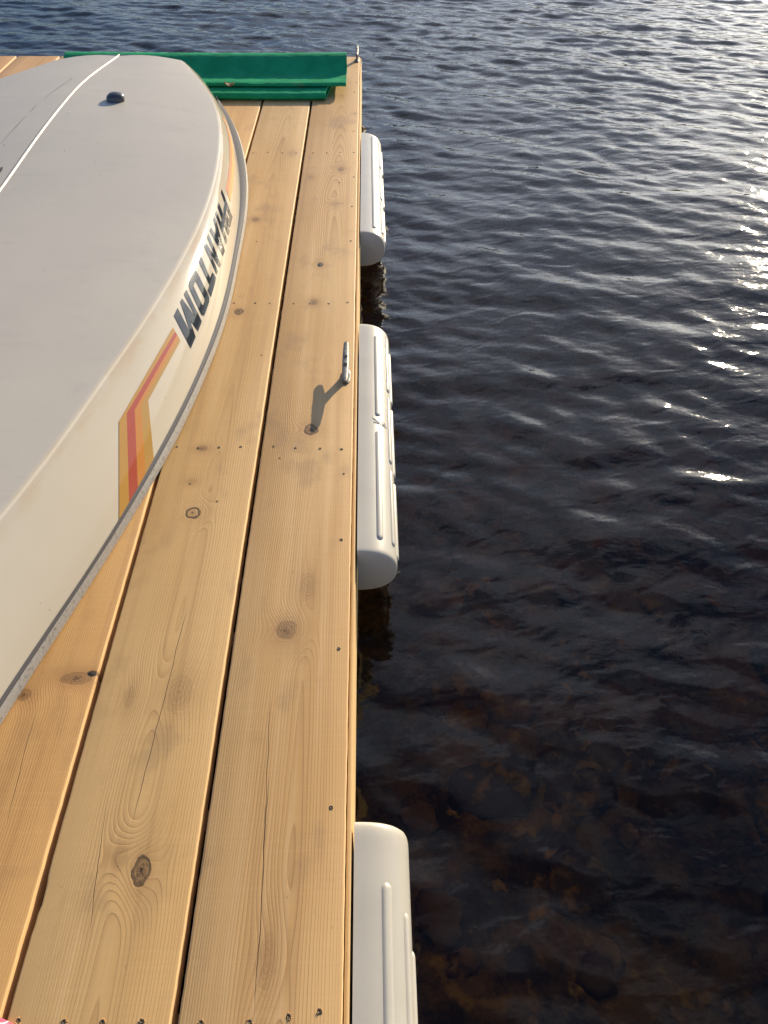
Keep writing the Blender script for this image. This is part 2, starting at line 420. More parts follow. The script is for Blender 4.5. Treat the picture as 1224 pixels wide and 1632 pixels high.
# screws
N = NT('screw steel'); x, y, z = N.coord()
scr_m = N.done(N.mix(N.noise(N.vec(x, y, z), 300, 2), (.030, .020, .012), (.16, .11, .06)), .55, metal=.3)
N = NT('raised splinters'); spl_m = N.done((.72, .45, .20), .7)
def screw(x, y, s=1., spl=0.):
    bm = bmesh.new(); n = 9; r = .0042 * s
    ring0 = [bm.verts.new((x + math.cos(q * 6.283 / n) * r * random.uniform(.8, 1.25), y + math.sin(q * 6.283 / n) * r * random.uniform(.8, 1.3), .0004)) for q in range(n)]
    ring1 = [bm.verts.new((x + math.cos(q * 6.283 / n) * r * .7, y + math.sin(q * 6.283 / n) * r * .7, .0012)) for q in range(n)]
    ring2 = [bm.verts.new((x + math.cos(q * 6.283 / n) * r * .3, y + math.sin(q * 6.283 / n) * r * .3, .0005)) for q in range(n)]
    for q in range(n):
        w_ = (q + 1) % n
        bm.faces.new((ring0[q], ring0[w_], ring1[w_], ring1[q])); bm.faces.new((ring1[q], ring1[w_], ring2[w_], ring2[q]))
    bm.faces.new(ring2)
    me = D.meshes.new('screw'); bm.to_mesh(me); bm.free(); me.materials.append(scr_m)
    o = D.objects.new('screw', me); COL.objects.link(o); child(o)
    if spl > 0:
        V = []; Fc = []
        for q in range(6):
            a = random.uniform(0, 6.28); L = r * random.uniform(1.1, 1.7) * spl; b = len(V)
            cx, cy = x + math.cos(a) * r * .9, y + math.sin(a) * r * .9
            V += [(cx - math.sin(a) * r * .35, cy + math.cos(a) * r * .35, .0003), (cx + math.sin(a) * r * .35, cy - math.cos(a) * r * .35, .0003),
                  (cx + math.cos(a) * L * .6, cy + math.sin(a) * L * .6, .0003), (cx + math.cos(a) * L * .3, cy + math.sin(a) * L * .3, .0032 * spl)]
            Fc += [(b, b + 1, b + 3), (b + 1, b + 2, b + 3), (b + 2, b, b + 3)]
        s2 = mesh_obj('splinters', V, Fc, spl_m, None, smooth=False); s2.parent = o
        s2.matrix_parent_inverse = Matrix.Translation(dock.location).inverted().inverted() @ Matrix.Identity(4) if False else Matrix.Identity(4)
SCR = [(403, 244), (427, 243), (450, 244), (472, 244), (499, 244), (521, 244), (542, 243), (564, 243),
       (566, 181), (564, 209), (564, 282), (541, 291), (561, 329), (559, 384), (373, 483), (407, 483), (430, 483.5), (468, 484), (494, 484), (524, 484), (554, 482),
       (282, 712), (316, 714), (349, 713), (384, 712), (436, 711.5), (471, 714), (510, 715), (544.5, 716), (446, 730), (544, 860), (540, 1034), (528, 1287),
       (568, 131), (565, 147), (409, 385), (303, 771), (346, 799), (417, 566), (548, 755)]
for (a, b) in SCR:
    p = G(a, b); screw(p[0], p[1], random.uniform(.75, 1.05) * (.6 if (a, b) in ((446, 730), (409, 385), (303, 771), (346, 799), (417, 566), (548, 755)) else 1), .45 if b > 700 and random.random() < .3 else 0)
for (a, b) in [(102, 1629), (163, 1629), (226, 1628), (320, 1630), (398, 1629), (460, 1620), (509, 1612), (30, 1627)]:
    p = G(a, b); screw(p[0], p[1], .85, .7)
for xx in (-1.87, -1.95, -2.0, -2.12): screw(xx, 4.62, .9)

# ------------------------------------------------------------------ dock bumpers
def bumper_mat():
    N = NT('white vinyl'); x, y, z = N.coord(); v = N.vec(x, y, z)
    c = N.mix(N.ss(N.noise(v, 9, 4), .35, .75), (.54, .50, .42), (.50, .46, .385))
    c = N.mix(N.ss(N.noise(N.vec(x * 40, y * 3, z * 40), 1, 4, .7), .62, .8) * .25, c, (.50, .46, .38))
    N.b.inputs['Subsurface Weight'].default_value = .35; N.b.inputs['Subsurface Radius'].default_value = (1, .9, .75); N.b.inputs['Subsurface Scale'].default_value = .03
    return N.done(c, .32, N.bump(N.noise(v, 30, 2), .06, .002), spec=.4)
BM = bumper_mat()
BW, ZT, ZB = .094, -.010, -.150
def bprof(th, off=0.):
    "point of the D profile: th 0 = top edge at the wall, 1 = bottom edge"
    a = th * math.pi
    x = (BW + off) * (max(0, math.sin(a)) ** .80)
    z = (ZT + ZB) / 2 + ((ZT - ZB) / 2 + off) * math.copysign(abs(math.cos(a)) ** .84, math.cos(a))
    return x, z
def bumper(ya, yb, rows, label, logo=None):
    t = empty('dock_bumper', (RX, (ya + yb) / 2, ZB), label, 'bumper', 'white dock bumpers fixed along the side of the dock')
    inv = Matrix.Translation(t.location).inverted()
    x0 = RX + .003; rings = []; nth = 30; L = yb - ya
    ends = [(0, .90), (.002, .955), (.005, .982), (.010, .996), (.016, 1.)]
    ylist = [(ya + a, s) for a, s in ends] + [(ya + L * q / 24, 1.) for q in range(1, 24)] + [(yb - a * 1.6, s) for a, s in ends[::-1]]
    zc = (ZT + ZB) / 2
    for y, s in ylist:
        rg = []
        for q in range(nth + 1):
            px, pz = bprof(q / nth); rg.append((x0 + px * s, y, zc + (pz - zc) * (.5 + .5 * s)))
        rings.append(rg)
    b = loft('body', rings, BM, auto=60); b.parent = t; b.matrix_parent_inverse = inv
    for th, segs in rows:
        for (s0, s1) in segs:
            a, c = yb - s0 * L, yb - s1 * L; a, c = min(a, c), max(a, c); rr = []; hw = .0052 / .145
            for f, sc in [(0, .15), (.003, .62), (.007, .92), (.012, 1)] + [(None, 1)] * 1 + [(-.012, 1), (-.007, .92), (-.003, .62), (0., .15)]:
                if f is None: y = (a + c) / 2
                elif len(rr) < 4: y = a + f
                else: y = c + f
                rg = []
                for q in range(9):
                    u = q / 8 * 2 - 1; hgt = .0050 * sc * (1 - abs(u) ** 4.0)
                    px, pz = bprof(th + u * hw * sc, hgt - .0008); rg.append((x0 + px, y, pz))
                rr.append(rg)
            o = loft('rib', rr, BM, closed=False, auto=60); o.parent = t; o.matrix_parent_inverse = inv
    if logo is not None:                        # small embossed leaping mark
        yc = yb - logo * L; V = []; Fc = []
        def stroke(pts, wd=.0022):
            for i in range(len(pts) - 1):
                (a0, t0), (a1, t1) = pts[i], pts[i + 1]; dy, dt = a1 - a0, t1 - t0
                l = math.hypot(dy, dt) or 1; ny_, nt_ = -dt / l * wd / 2, dy / l * wd / 2; b = len(V)
                for (yy, tt) in ((a0 + ny_, t0 + nt_), (a0 - ny_, t0 - nt_), (a1 - ny_, t1 - nt_), (a1 + ny_, t1 + nt_)):
                    px, pz = bprof(.20 + tt / .145, .0003); V.append((x0 + px, yc + yy, pz))
                for (yy, tt) in ((a0, t0), (a1, t1)):
                    px, pz = bprof(.20 + tt / .145, .0019); V.append((x0 + px, yc + yy, pz))
                Fc.extend([(b, b + 4, b + 5, b + 3), (b + 4, b + 1, b + 2, b + 5)])
        stroke([(.016, -.013), (.010, -.012), (.004, -.008), (-.001, -.003), (.004, .003), (.010, .004)])
        stroke([(-.004, -.012), (-.006, -.006), (-.007, 0), (-.010, .006), (-.008, .012), (.000, .010), (.008, .006)])
        stroke([(-.002, .003), (-.004, .008), (-.012, .009)])
        o = mesh_obj('embossed_mark', V, Fc, BM); o.parent = t; o.matrix_parent_inverse = inv
    return t
R3 = [(.045, .335), (.36, .655), (.68, .955)]; R3b = [(.09, .36), (.385, .68), (.705, .975)]
bumper(2.79, 3.83, [(.165, [(.035, .955)]), (.34, R3), (.47, R3b), (.64, R3)], 'white ribbed vinyl bumper nearest the far end of the dock')
bumper(1.175, 2.15, [(.165, [(.065, .48), (.545, .955)]), (.34, R3), (.47, R3b), (.64, R3)], 'white ribbed vinyl bumper with an embossed mark, beside the middle cleat', logo=.505)
bumper(-.42, .555, [(.165, [(.10, .955)]), (.34, [(.14, .955)]), (.47, [(.19, .6), (.63, .96)]), (.64, R3)], 'white ribbed vinyl bumper closest to the camera, cut by the frame')

# ------------------------------------------------------------------ cleats
def cleat_mat():
    N = NT('galvanised metal'); x, y, z = N.coord(); v = N.vec(x, y, z)
    n = N.noise(v, 90, 4, .7)
    return N.done(N.mix(N.ss(n, .35, .7), (.11, .105, .10), (.27, .26, .245)), N.ss(n, .2, .8) * .2 + .40, N.bump(n, .35, .001), metal=.75)
CM = cleat_mat()
N = NT('dark hole'); HM = N.done((.01, .009, .008), .9)
def cleat(x, y, L, label, zt=.052, rz=0.):
    t = empty('dock_cleat', (x, y, 0), label, 'cleat', 'metal cleats screwed to the edge of the dock'); t.rotation_euler = (0, 0, rz)
    # horn bar: a tapering slightly drooping bar
    rings = []
    for s in np.linspace(-1, 1, 25):
        hw = .0100 * (1 - .30 * abs(s) ** 1.6); hh = .0085 * (1 - .38 * abs(s) ** 1.3)
        if abs(s) > .95: hw *= .72; hh *= .72
        zc = zt - .006 + .004 * abs(s) ** 2 - .003
        rings.append([(hw * math.copysign(abs(math.cos(a)) ** .6, math.cos(a)), s * L / 2, zc + hh * math.copysign(abs(math.sin(a)) ** .7, math.sin(a))) for a in np.linspace(0, 2 * math.pi, 17)[:-1]])
    loft('horn', rings, CM, t, auto=50)
    for sy in (0,):                             # one waisted neck joining horn and foot
        rings = []
        for f in np.linspace(0, 1, 7):
            z = .003 + (zt - .016) * f; wx = .0082 - .002 * math.sin(f * 3.14) ; wy = L * (.150 - .045 * math.sin(f * math.pi * .75) + .03 * f * f)
            yc = sy * L * (.115 - .015 * f)
            rings.append([(wx * math.cos(a), yc + wy * math.sin(a), z) for a in np.linspace(0, 2 * math.pi, 15)[:-1]])
        loft('neck', rings, CM, t)
    rings = []
    for z, s in ((0.0003, 1), (.004, 1), (.0062, .82)):
        rings.append([(.0125 * s * math.copysign(abs(math.cos(a)) ** .7, math.cos(a)), L * .18 * s * math.copysign(abs(math.sin(a)) ** .75, math.sin(a)), z) for a in np.linspace(0, 2 * math.pi, 29)[:-1]])
    loft('base', rings, CM, t)
    for sy in (-1, 1):
        rings = [[(.0052 * s * math.cos(a), sy * L * .10 + .0070 * s * math.sin(a), z) for a in np.linspace(0, 2 * math.pi, 13)[:-1]] for z, s in ((zt - .003, 1), (zt + .0004, 1))]
        loft('screw_hole', rings, HM, t, smooth=False)
    return t
a, b = G(550, 607.5, .055), G(551.7, 545, .055); mid = (a + b) / 2
cleat(mid[0], mid[1], b[1] - a[1], 'weathered grey metal cleat casting a long shadow beside the middle bumper', zt=.058)
p = G(568.5, 97)
cleat(p[0] + .002, p[1] - .0, .19, 'small metal cleat on the far corner beside the green carpet', zt=.058)

# ------------------------------------------------------------------ upturned boat
def hull_paint():
    N = NT('hull gelcoat'); tc = N.n('ShaderNodeTexCoord'); sp = N.n('ShaderNodeSeparateXYZ'); N.t.links.new(tc.outputs['UV'], sp.inputs[0])
    u, vv = Ex(N, sp.outputs[0]), Ex(N, sp.outputs[1]); x, y, z = N.coord(); v = N.vec(x, y, z)
    edge = vv + (N.noise(v, 45, 4, .8) - .5) * .016 + (N.noise(v, 6, 2) - .5) * .016 + .004
    isg = 1 - N.ss(edge, -.007, .007)
    big = N.noise(v, 2.2, 4); sm = N.noise(v, 14, 4, .6)
    grey = N.mix(N.ss(big, .3, .7), (.545, .49, .415), (.50, .455, .39))
    grey = N.mix(N.ss(sm, .55, .8) * .25, grey, (.38, .35, .32))
    scr = N.noise(N.vec(x * 90, y * 4, z * 4), 1, 2); scr2 = N.noise(v, 4, 2)
    grey = N.mix(N.ss(scr, .78, .82) * N.ss(scr2, .52, .62) * .5, grey, (.24, .23, .22))
    wst = N.noise(N.vec(x * 3, y * 16, z * 3), 1, 4, .7)
    grey = N.mix(N.ss(wst, .55, .75) * .22, grey, (.36, .33, .29)); grey = N.mix(N.ss(N.noise(v, 9, 5, .75), .60, .70) * .16, grey, (.66, .63, .58))
    cream = N.mix(N.ss(big, .3, .7), (.58, .515, .405), (.54, .475, .37))
    # rust coloured run-off just under the chine
    st = (1 - N.ss((vv - .018).abs(), .004, .045)) * N.ss(N.noise(N.vec(x * 6, y * 6, z * 30), 1, 4, .7), .42, .68)
    cream = N.mix((st * .28).clamp(), cream, (.50, .29, .11))
    lip = (1 - N.ss((vv - .005).abs(), .001, .007)) * .35
    cream = N.mix(lip.clamp(), cream, (.88, .80, .66))
    dots = N.noise(v, 75, 1); m_ = N.noise(v, 3, 1)
    c = N.mix(isg, cream, grey)
    c = N.mix(N.ss(dots, .80, .83) * .8, c, (.14, .10, .07))
    rough = isg * .40 + .07
    return N.done(c, rough, N.bump((sm * .6 + N.noise(v, 120, 2) * .12) * isg, .05, .004), spec=.26)
HMt = hull_paint()
def smooth_curve(pts, n=90, k=7):
    P = np.array(pts, float); P = P[np.argsort(P[:, 1])]
    yy = np.linspace(P[0, 1], P[-1, 1], n)
    out = [yy]
    for c in (0, 2):
        v = np.interp(yy, P[:, 1], P[:, c])
        pad = np.concatenate([2 * v[0] - v[k:0:-1], v, 2 * v[-1] - v[-2:-k - 2:-1]]); kern = np.hanning(2 * k + 3)[1:-1]; kern /= kern.sum()
        out.append(np.convolve(pad, kern, 'valid'))
    return np.stack([out[1], out[0], out[2]], -1)
gun_out_px = [(344, 156), (364.7, 181.6), (382.5, 217), (392.8, 257.6), (397, 296), (396.5, 326), (391.6, 357.6), (385.5, 392), (377, 426), (373, 460.6), (367, 492), (356, 529), (343.8, 556), (329, 593), (303, 671), (273.5, 715), (244, 768), (217.6, 812), (203, 833), (157, 907), (132, 951.6), (98, 1000.6), (49, 1074), (0, 1142.7)]
gun_out_px = [p for p in gun_out_px if p != (303, 671)] + [(301, 664)]
band_px = [(349.5, 169), (372, 222), (382.5, 272.8), (384, 313), (382.5, 340), (380.6, 357.6), (375.7, 392), (368, 426), (363.4, 460.6), (356, 492), (341, 534), (322, 583), (306, 621), (267.6, 697.6), (232, 753.5), (209, 806), (151.5, 897.6), (98, 973.6), (49, 1040), (0, 1118)]
chine_px = [(291, 96.5), (319, 126), (337, 146), (349.5, 181.6), (353, 212), (349.5, 252.5), (339, 303), (324, 343.6), (299.7, 397), (268, 448), (246, 487.5), (221, 527), (192, 563.5), (172, 593), (138, 639), (100, 697.6), (37, 785), (0, 822)]
CZ = .19
trimO = smooth_curve([G(*p, .010) for p in gun_out_px] + [(-.79, .34, .01), (-.95, -.08, .01), (-1.235, -.48, .01)])
bandI = smooth_curve([G(*p, .036) for p in band_px] + [(-.775, .40, .036), (-.93, -.02, .036), (-1.235, -.42, .036)])
chin = smooth_curve([G(*p, CZ) for p in chine_px] + [(-.87, .66, CZ), (-1.0, .25, CZ), (-1.235, -.15, CZ)])
keel = smooth_curve([(*G(190, 88, .205)[:2], .205), (*G(130, 130, .236)[:2], .236), (*G(80, 190, .248)[:2], .248), (*G(40, 245, .244)[:2], .244), (*G(0, 305, .236)[:2], .236), (-1.235, 1.0, .225), (-1.235, -.15, .20)])
n = len(keel)
boat = empty('upturned_boat', (-1.1, 2.0, 0), 'upturned grey and cream sailing dinghy with orange stripes and lettering on its side', 'boat')
binv = Matrix.Translation(boat.location).inverted()
def bchild(o, parent=None):
    o.parent = parent or boat; o.matrix_parent_inverse = binv if parent is None else Matrix.Identity(4); return o
def mir(p, i): return np.array([2 * keel[i][0] - p[0], p[1], p[2]])
def section(i):
    K, C, B = keel[i], chin[i], bandI[i]; pts = []; vs = []
    def add(p, v): pts.append(np.array(p)); vs.append(v)
    Lp = np.linalg.norm(C - K); Ls = np.linalg.norm(B - C)
    rad = .011
    for f in np.linspace(0, 1 - rad / Lp, 9):
        p = K + (C - K) * f; p = p + np.array([0, 0, 1]) * .010 * math.sin(math.pi * f); add(p, -(1 - f) * Lp)
    P0 = pts[-1]; P1 = C + (B - C) * (rad / Ls)
    for f in np.linspace(0, 1, 7)[1:-1]:
        q = (1 - f) ** 2 * P0 + 2 * f * (1 - f) * C + f * f * P1; add(q, (f - .5) * 2 * rad)
    out = np.array([1., 0, .8]) * .014
    for f in np.linspace(rad / Ls, 1, 10):
        p = C + (B - C) * f + out * math.sin(math.pi * f); add(p, f * Ls)
    return pts, vs
V = []; UV = []; Fc = []
secs = [section(i) for i in range(n)]; m_ = len(secs[0][0])
for i in range(n):
    pts, vs = secs[i]
    for p, v in zip(pts, vs): V.append(p); UV.append((p[1], v))
for i in range(n):
    pts, vs = secs[i]
    for p, v in zip(pts, vs):
        q = mir(p, i)
        # faint crease running along the left bottom panel
        V.append(q); UV.append((p[1] + 10, min(v, -.02) if v < .02 else v))
off = n * m_
for i in range(n - 1):
    for j in range(m_ - 1):
        a = i * m_ + j
        Fc.append((a, a + m_, a + m_ + 1, a + 1)); Fc.append((off + a, off + a + 1, off + a + m_ + 1, off + a + m_))
for j in range(m_ - 1):                       # transom and stem
    a = (n - 1) * m_ + j; Fc.append((a, off + a, off + a + 1, a + 1))
    Fc.append((j, j + 1, off + j + 1, off + j))
bmv = bmesh.new()
hull = mesh_obj('hull', V, Fc, HMt, uvs=UV)
bmv.from_mesh(hull.data)
bmesh.ops.remove_doubles(bmv, verts=bmv.verts, dist=1e-5); bmesh.ops.recalc_face_normals(bmv, faces=bmv.faces); bmv.to_mesh(hull.data); bmv.free()
md = hull.modifiers.new('es', 'EDGE_SPLIT'); md.split_angle = math.radians(50)
bvh = BVHTree.FromPolygons([Vector(map(float, v)) for v in V], Fc)
bchild(hull)
# gunwale: grey band and metal edge trim, right and mirrored left
def strip_rings(side):
    band, trim = [], []
    for i in range(n):
        B = bandI[i]; T = trimO[int(round(i))]
        Bm, Tm = (B, T) if side > 0 else (mir(B, i), mir(T, i))
        d = Tm - Bm; d[2] = 0; w_ = max(np.linalg.norm(d), .018); d /= np.linalg.norm(d) + 1e-9; up = np.array([0, 0, 1.])
        e = Bm + d * w_
        b0 = Bm - d * .004; fr_ = .30 + .54 * min(1, max(0, (B[1] - 1.1) / .9)); b1 = Bm + d * w_ * fr_; b2 = b1.copy()
        b0[2] = .040; b1[2] = .030
        band.append([b0, (b0 + b1) / 2 + up * .0035, b1, b1 - up * .012, b0 - up * .03])
        c0 = b1 + d * .0002; c0[2] = .0285; c1 = e.copy(); c1[2] = .014; c2 = e + d * .001; c2[2] = .004
        c3 = c0.copy(); c3[2] = .004
        trim.append([c0, c0 * .4 + c1 * .6 + up * .0015, c1, c2, c3])
    return band, trim
N = NT('grey rub rail'); x, y, z = N.coord(); v = N.vec(x, y, z); nn = N.noise(v, 60, 4, .7)
band_m = N.done(N.mix(nn, (.10, .097, .105), (.14, .137, .14)), .7, N.bump(nn, .1, .001), spec=.15)
N = NT('scuffed aluminium trim'); x, y, z = N.coord(); v = N.vec(x, y, z); nn = N.noise(v, 120, 5, .8)
trim_m = N.done(N.mix(N.ss(nn, .52, .62), (.42, .41, .38), (.24, .23, .215)), .45, N.bump(nn, .5, .0015), metal=.15, spec=.3)
for s in (1, -1):
    bd, tm = strip_rings(s)
    bchild(loft('rub_rail', bd, band_m, auto=45)); bchild(loft('edge_trim', tm, trim_m, auto=45))
# boat deck (underside), resting on the dock
Vd = []; Fd = []
for i in range(n): Vd += [bandI[i] * [1, 1, 0] + [0, 0, .012], mir(bandI[i], i) * [1, 1, 0] + [0, 0, .012]]
for i in range(n - 1): Fd.append((2 * i, 2 * i + 2, 2 * i + 3, 2 * i + 1))
bchild(mesh_obj('deck', Vd, Fd, band_m))
# keel strip: worn cream ridge
N = NT('worn keel strip'); x, y, z = N.coord(); v = N.vec(x, y, z); nn = N.noise(v, 50, 4, .7)
keel_m = N.done(N.mix(nn, (.74, .66, .50), (.52, .46, .36)), .4, N.bump(nn, .5, .003))
rings = []
for i in range(n):
    K = keel[i]; wd = .0048
    rings.append([(K[0] + wd * 1.3, K[1], K[2] - .004), (K[0] + wd * .7, K[1], K[2] + .0030), (K[0], K[1], K[2] + .0055), (K[0] - wd * .7, K[1], K[2] + .0030), (K[0] - wd * 1.3, K[1], K[2] - .004)])
bchild(loft('keel_strip', rings, keel_m, auto=80))

def decal(name, poly, mat, holes=(), parent=None, off=.0012, label=None):
    "thin film lying on the hull: outline traced, laid on the hull's own surface"
    bm = bmesh.new()
    def loop(pp):
        vs = [bm.verts.new((a, b, 0)) for a, b in pp]
        return [bm.edges.new((vs[i], vs[(i + 1) % len(vs)])) for i in range(len(vs))]
    ed = loop(poly)
    for h in holes: ed += loop(h)
    bmesh.ops.triangle_fill(bm, use_beauty=True, edges=ed)
    for _ in range(6):
        big = [e for e in bm.edges if e.calc_length() > 4.5]
        if not big: break
        bmesh.ops.subdivide_edges(bm, edges=big, cuts=1); bmesh.ops.triangulate(bm, faces=bm.faces)
    bad = []
    for v in bm.verts:
        d = ray(v.co.x, v.co.y); hit = bvh.ray_cast(Vector((0, 0, H)), Vector(d.tolist()))
        if hit[0] is None: bad.append(v); continue
        nn_ = hit[1] if hit[1].dot(Vector(d.tolist())) < 0 else -hit[1]
        v.co = hit[0] + nn_ * off
    bmesh.ops.delete(bm, geom=bad, context='VERTS'); bmesh.ops.recalc_face_normals(bm, faces=bm.faces)
    me = D.meshes.new(name); bm.to_mesh(me); bm.free(); me.materials.append(mat)
    me.polygons.foreach_set('use_smooth', [True] * len(me.polygons))
    o = D.objects.new(name, me); COL.objects.link(o); bchild(o)
    if label: o['label'] = label
    return o
def film(name, c, rough=.22):
    N = NT(name); x, y, z = N.coord(); v = N.vec(x, y, z); q = N.noise(v, 60, 4, .7)
    cc = N.mix(N.ss(q, .60, .78) * .35, c, tuple(min(1, a * 1.25 + .04) for a in c))
    return N.done(cc, rough, spec=.30)
ink = film('lettering film', (.034, .040, .050), .075)
S1 = lambda pts: [(260 + a / 11.66, 420 + b / 11.66) for a, b in pts]
S2 = lambda pts: [(310 + a / 11.66, 290 + b / 11.66) for a, b in pts]
decal('letter', S1([(198, 972), (265, 825), (515, 1310), (315, 710), (348, 650), (608, 1015), (385, 570), (428, 488), (715, 1080), (645, 1258), (495, 1055), (600, 1365), (510, 1580)]), ink, label='letter M')
decal('letter', S1([(590, 135), (615, 145), (640, 185), (830, 570), (855, 650), (850, 720), (775, 930), (765, 960), (745, 968), (720, 960), (700, 935), (500, 500), (475, 400), (485, 340), (565, 155)]), ink,
      holes=[S1([(603, 325), (765, 640), (772, 690), (740, 775), (722, 770), (562, 425), (568, 390)])], label='letter O')
decal('letter', [(316.4, 416.5), (320.1, 408.0), (334.6, 443.5), (338.2, 434.0), (344.6, 443.5), (335.9, 473.6), (330.3, 462.9), (333.8, 454.3)], ink, label='letter T')
def bil(u, v, c00=(258, 960), c01=(487, 1535), c10=(175, 1190), c11=(410, 1722)):
    return tuple((1 - u) * (1 - v) * c00[k] + (1 - u) * v * c01[k] + u * (1 - v) * c10[k] + u * v * c11[k] for k in (0, 1))
decal('letter', S2([bil(*q) for q in [(0, 0), (0, 1), (.3, 1), (.7, .36), (.7, 1), (1, 1), (1, 0), (.7, 0), (.3, .64), (.3, 0)]]), ink, label='letter N')
decal('letter', S2([(350, 700), (375, 640), (558, 1280), (528, 1378), (278, 905), (305, 845), (388, 990), (392, 862)]), ink, holes=[S2([(425, 1008), (462, 1025), (500, 1165), (478, 1150)])], label='letter A')
decal('letter', S2([(385, 600), (403, 540), (487, 752), (505, 700), (425, 455), (447, 380), (650, 910), (625, 1000), (552, 815), (535, 880), (608, 1070), (590, 1165)]), ink, label='letter H')
decal('letter', S2([(490, 195), (503, 135), (702, 650), (655, 850), (620, 800), (540, 590), (535, 510), (557, 395)]), ink, holes=[S2([(592, 505), (650, 640), (646, 688), (632, 690), (585, 570)])], label='letter P')
S4 = lambda a, b: (180 + a / 4.8, 500 + b / 4.8)
bounds = [[(458, 106), (45, 825), (45, 1640)], [(474, 138), (103, 765), (122, 1500)], [(490, 163), (165, 735), (190, 1390)], [(503, 187), (215, 695), (250, 1290)], [(516, 208), (268, 665), (318, 1190)]]
for i, (c, lb) in enumerate([((.44, .245, .065), 'amber stripe'), ((.38, .088, .055), 'red stripe'), ((.50, .215, .055), 'orange stripe'), ((.42, .25, .075), 'ochre stripe')]):
    A, B = bounds[i], bounds[i + 1]
    decal('stripe', [S4(*A[0]), S4(*A[1]), S4(*A[2]), S4(*B[2]), S4(*B[1]), S4(*B[0])], film(lb, c, .09), label=lb)
S3 = lambda pts: [(340 + a / 9.07, 150 + b / 9.07) for a, b in pts]
inner = [(120, 330), (185, 460), (225, 640), (238, 800), (235, 980), (210, 1200), (180, 1380)]
outer = [(150, 350), (205, 490), (245, 610), (283, 780), (302, 960), (300, 1150), (275, 1380), (245, 1558)]
midl = [(135, 340), (195, 475), (235, 630), (260, 800), (268, 980), (250, 1200), (215, 1470)]
decal('stripe', S3(inner + midl[::-1]), film('red tail', (.62, .22, .10), .3), label='faded red stripe running to the stern')
decal('stripe', S3(midl + outer[::-1]), film('amber tail', (.68, .34, .12), .3), label='faded amber stripe running to the stern')
# small dark self bailer cap on the bottom
N = NT('dark rubber cap'); cap_m = N.done((.11, .105, .11), .34, metal=.3)
hit = bvh.ray_cast(Vector((0, 0, H)), Vector(ray(184.5, 160).tolist())); c0 = hit[0]
rings = []
for f in np.linspace(0, 1, 9):
    z = .038 * f; s = (1 - f ** 4) ** .5 if f < 1 else .05
    rings.append([(c0.x + (.038 * math.copysign(abs(math.cos(a)) ** .8, math.cos(a)) * (1 if math.cos(a) > 0 else 1.0)) * max(s, .08) + .004 * f, c0.y + (.034 - .006 * math.cos(a)) * math.sin(a) * max(s, .08), c0.z - .006 + z) for a in np.linspace(0, 2 * math.pi, 25)[:-1]])
bchild(loft('drain_cap', rings, cap_m, auto=70))
# crease line and scuffs on the shaded side of the bottom, scratches on the grey
dkl = film('dark scratch', (.10, .09, .085), .6)
def hairline(pts, wd, name='scratch'):
    P = []
    for i, (a, b) in enumerate(pts):
        j = min(i + 1, len(pts) - 1); k_ = max(i - 1, 0); dx, dy = pts[j][0] - pts[k_][0], pts[j][1] - pts[k_][1]; l = math.hypot(dx, dy)
        ww = wd * (.35 + random.random() * .9) * (1 if 0 < i < len(pts) - 1 else .3); P.append(((a - dy / l * ww, b + dx / l * ww), (a + dy / l * ww, b - dx / l * ww)))
    decal(name, [p[0] for p in P] + [p[1] for p in P[::-1]], dkl, off=.0008)
hairline([(1, 230), (8, 222), (16, 212), (25, 203), (33, 194), (41, 185)], .38)
hairline([(49, 178), (53, 173), (58, 168)], .7)
hairline([(70, 158), (82, 148), (96, 138), (112, 127)], .22)
hairline([(0, 275), (1.5, 270), (4, 266)], 2.4)
for (a, b, s) in [(113, 126, .9), (103, 240.5, .9), (156, 229.5, .8), (7, 232, .9), (190, 377, .5), (236, 282, .5), (152, 260, .5), (175, 510, .5), (204, 357, .6), (160, 280, .6), (293, 173, .5), (108, 229, .4)]:
    decal('scuff', [(a - 1.2 * s, b), (a, b - .8 * s), (a + 1.2 * s, b - .2 * s), (a + .3 * s, b + .8 * s)], dkl, off=.0008)

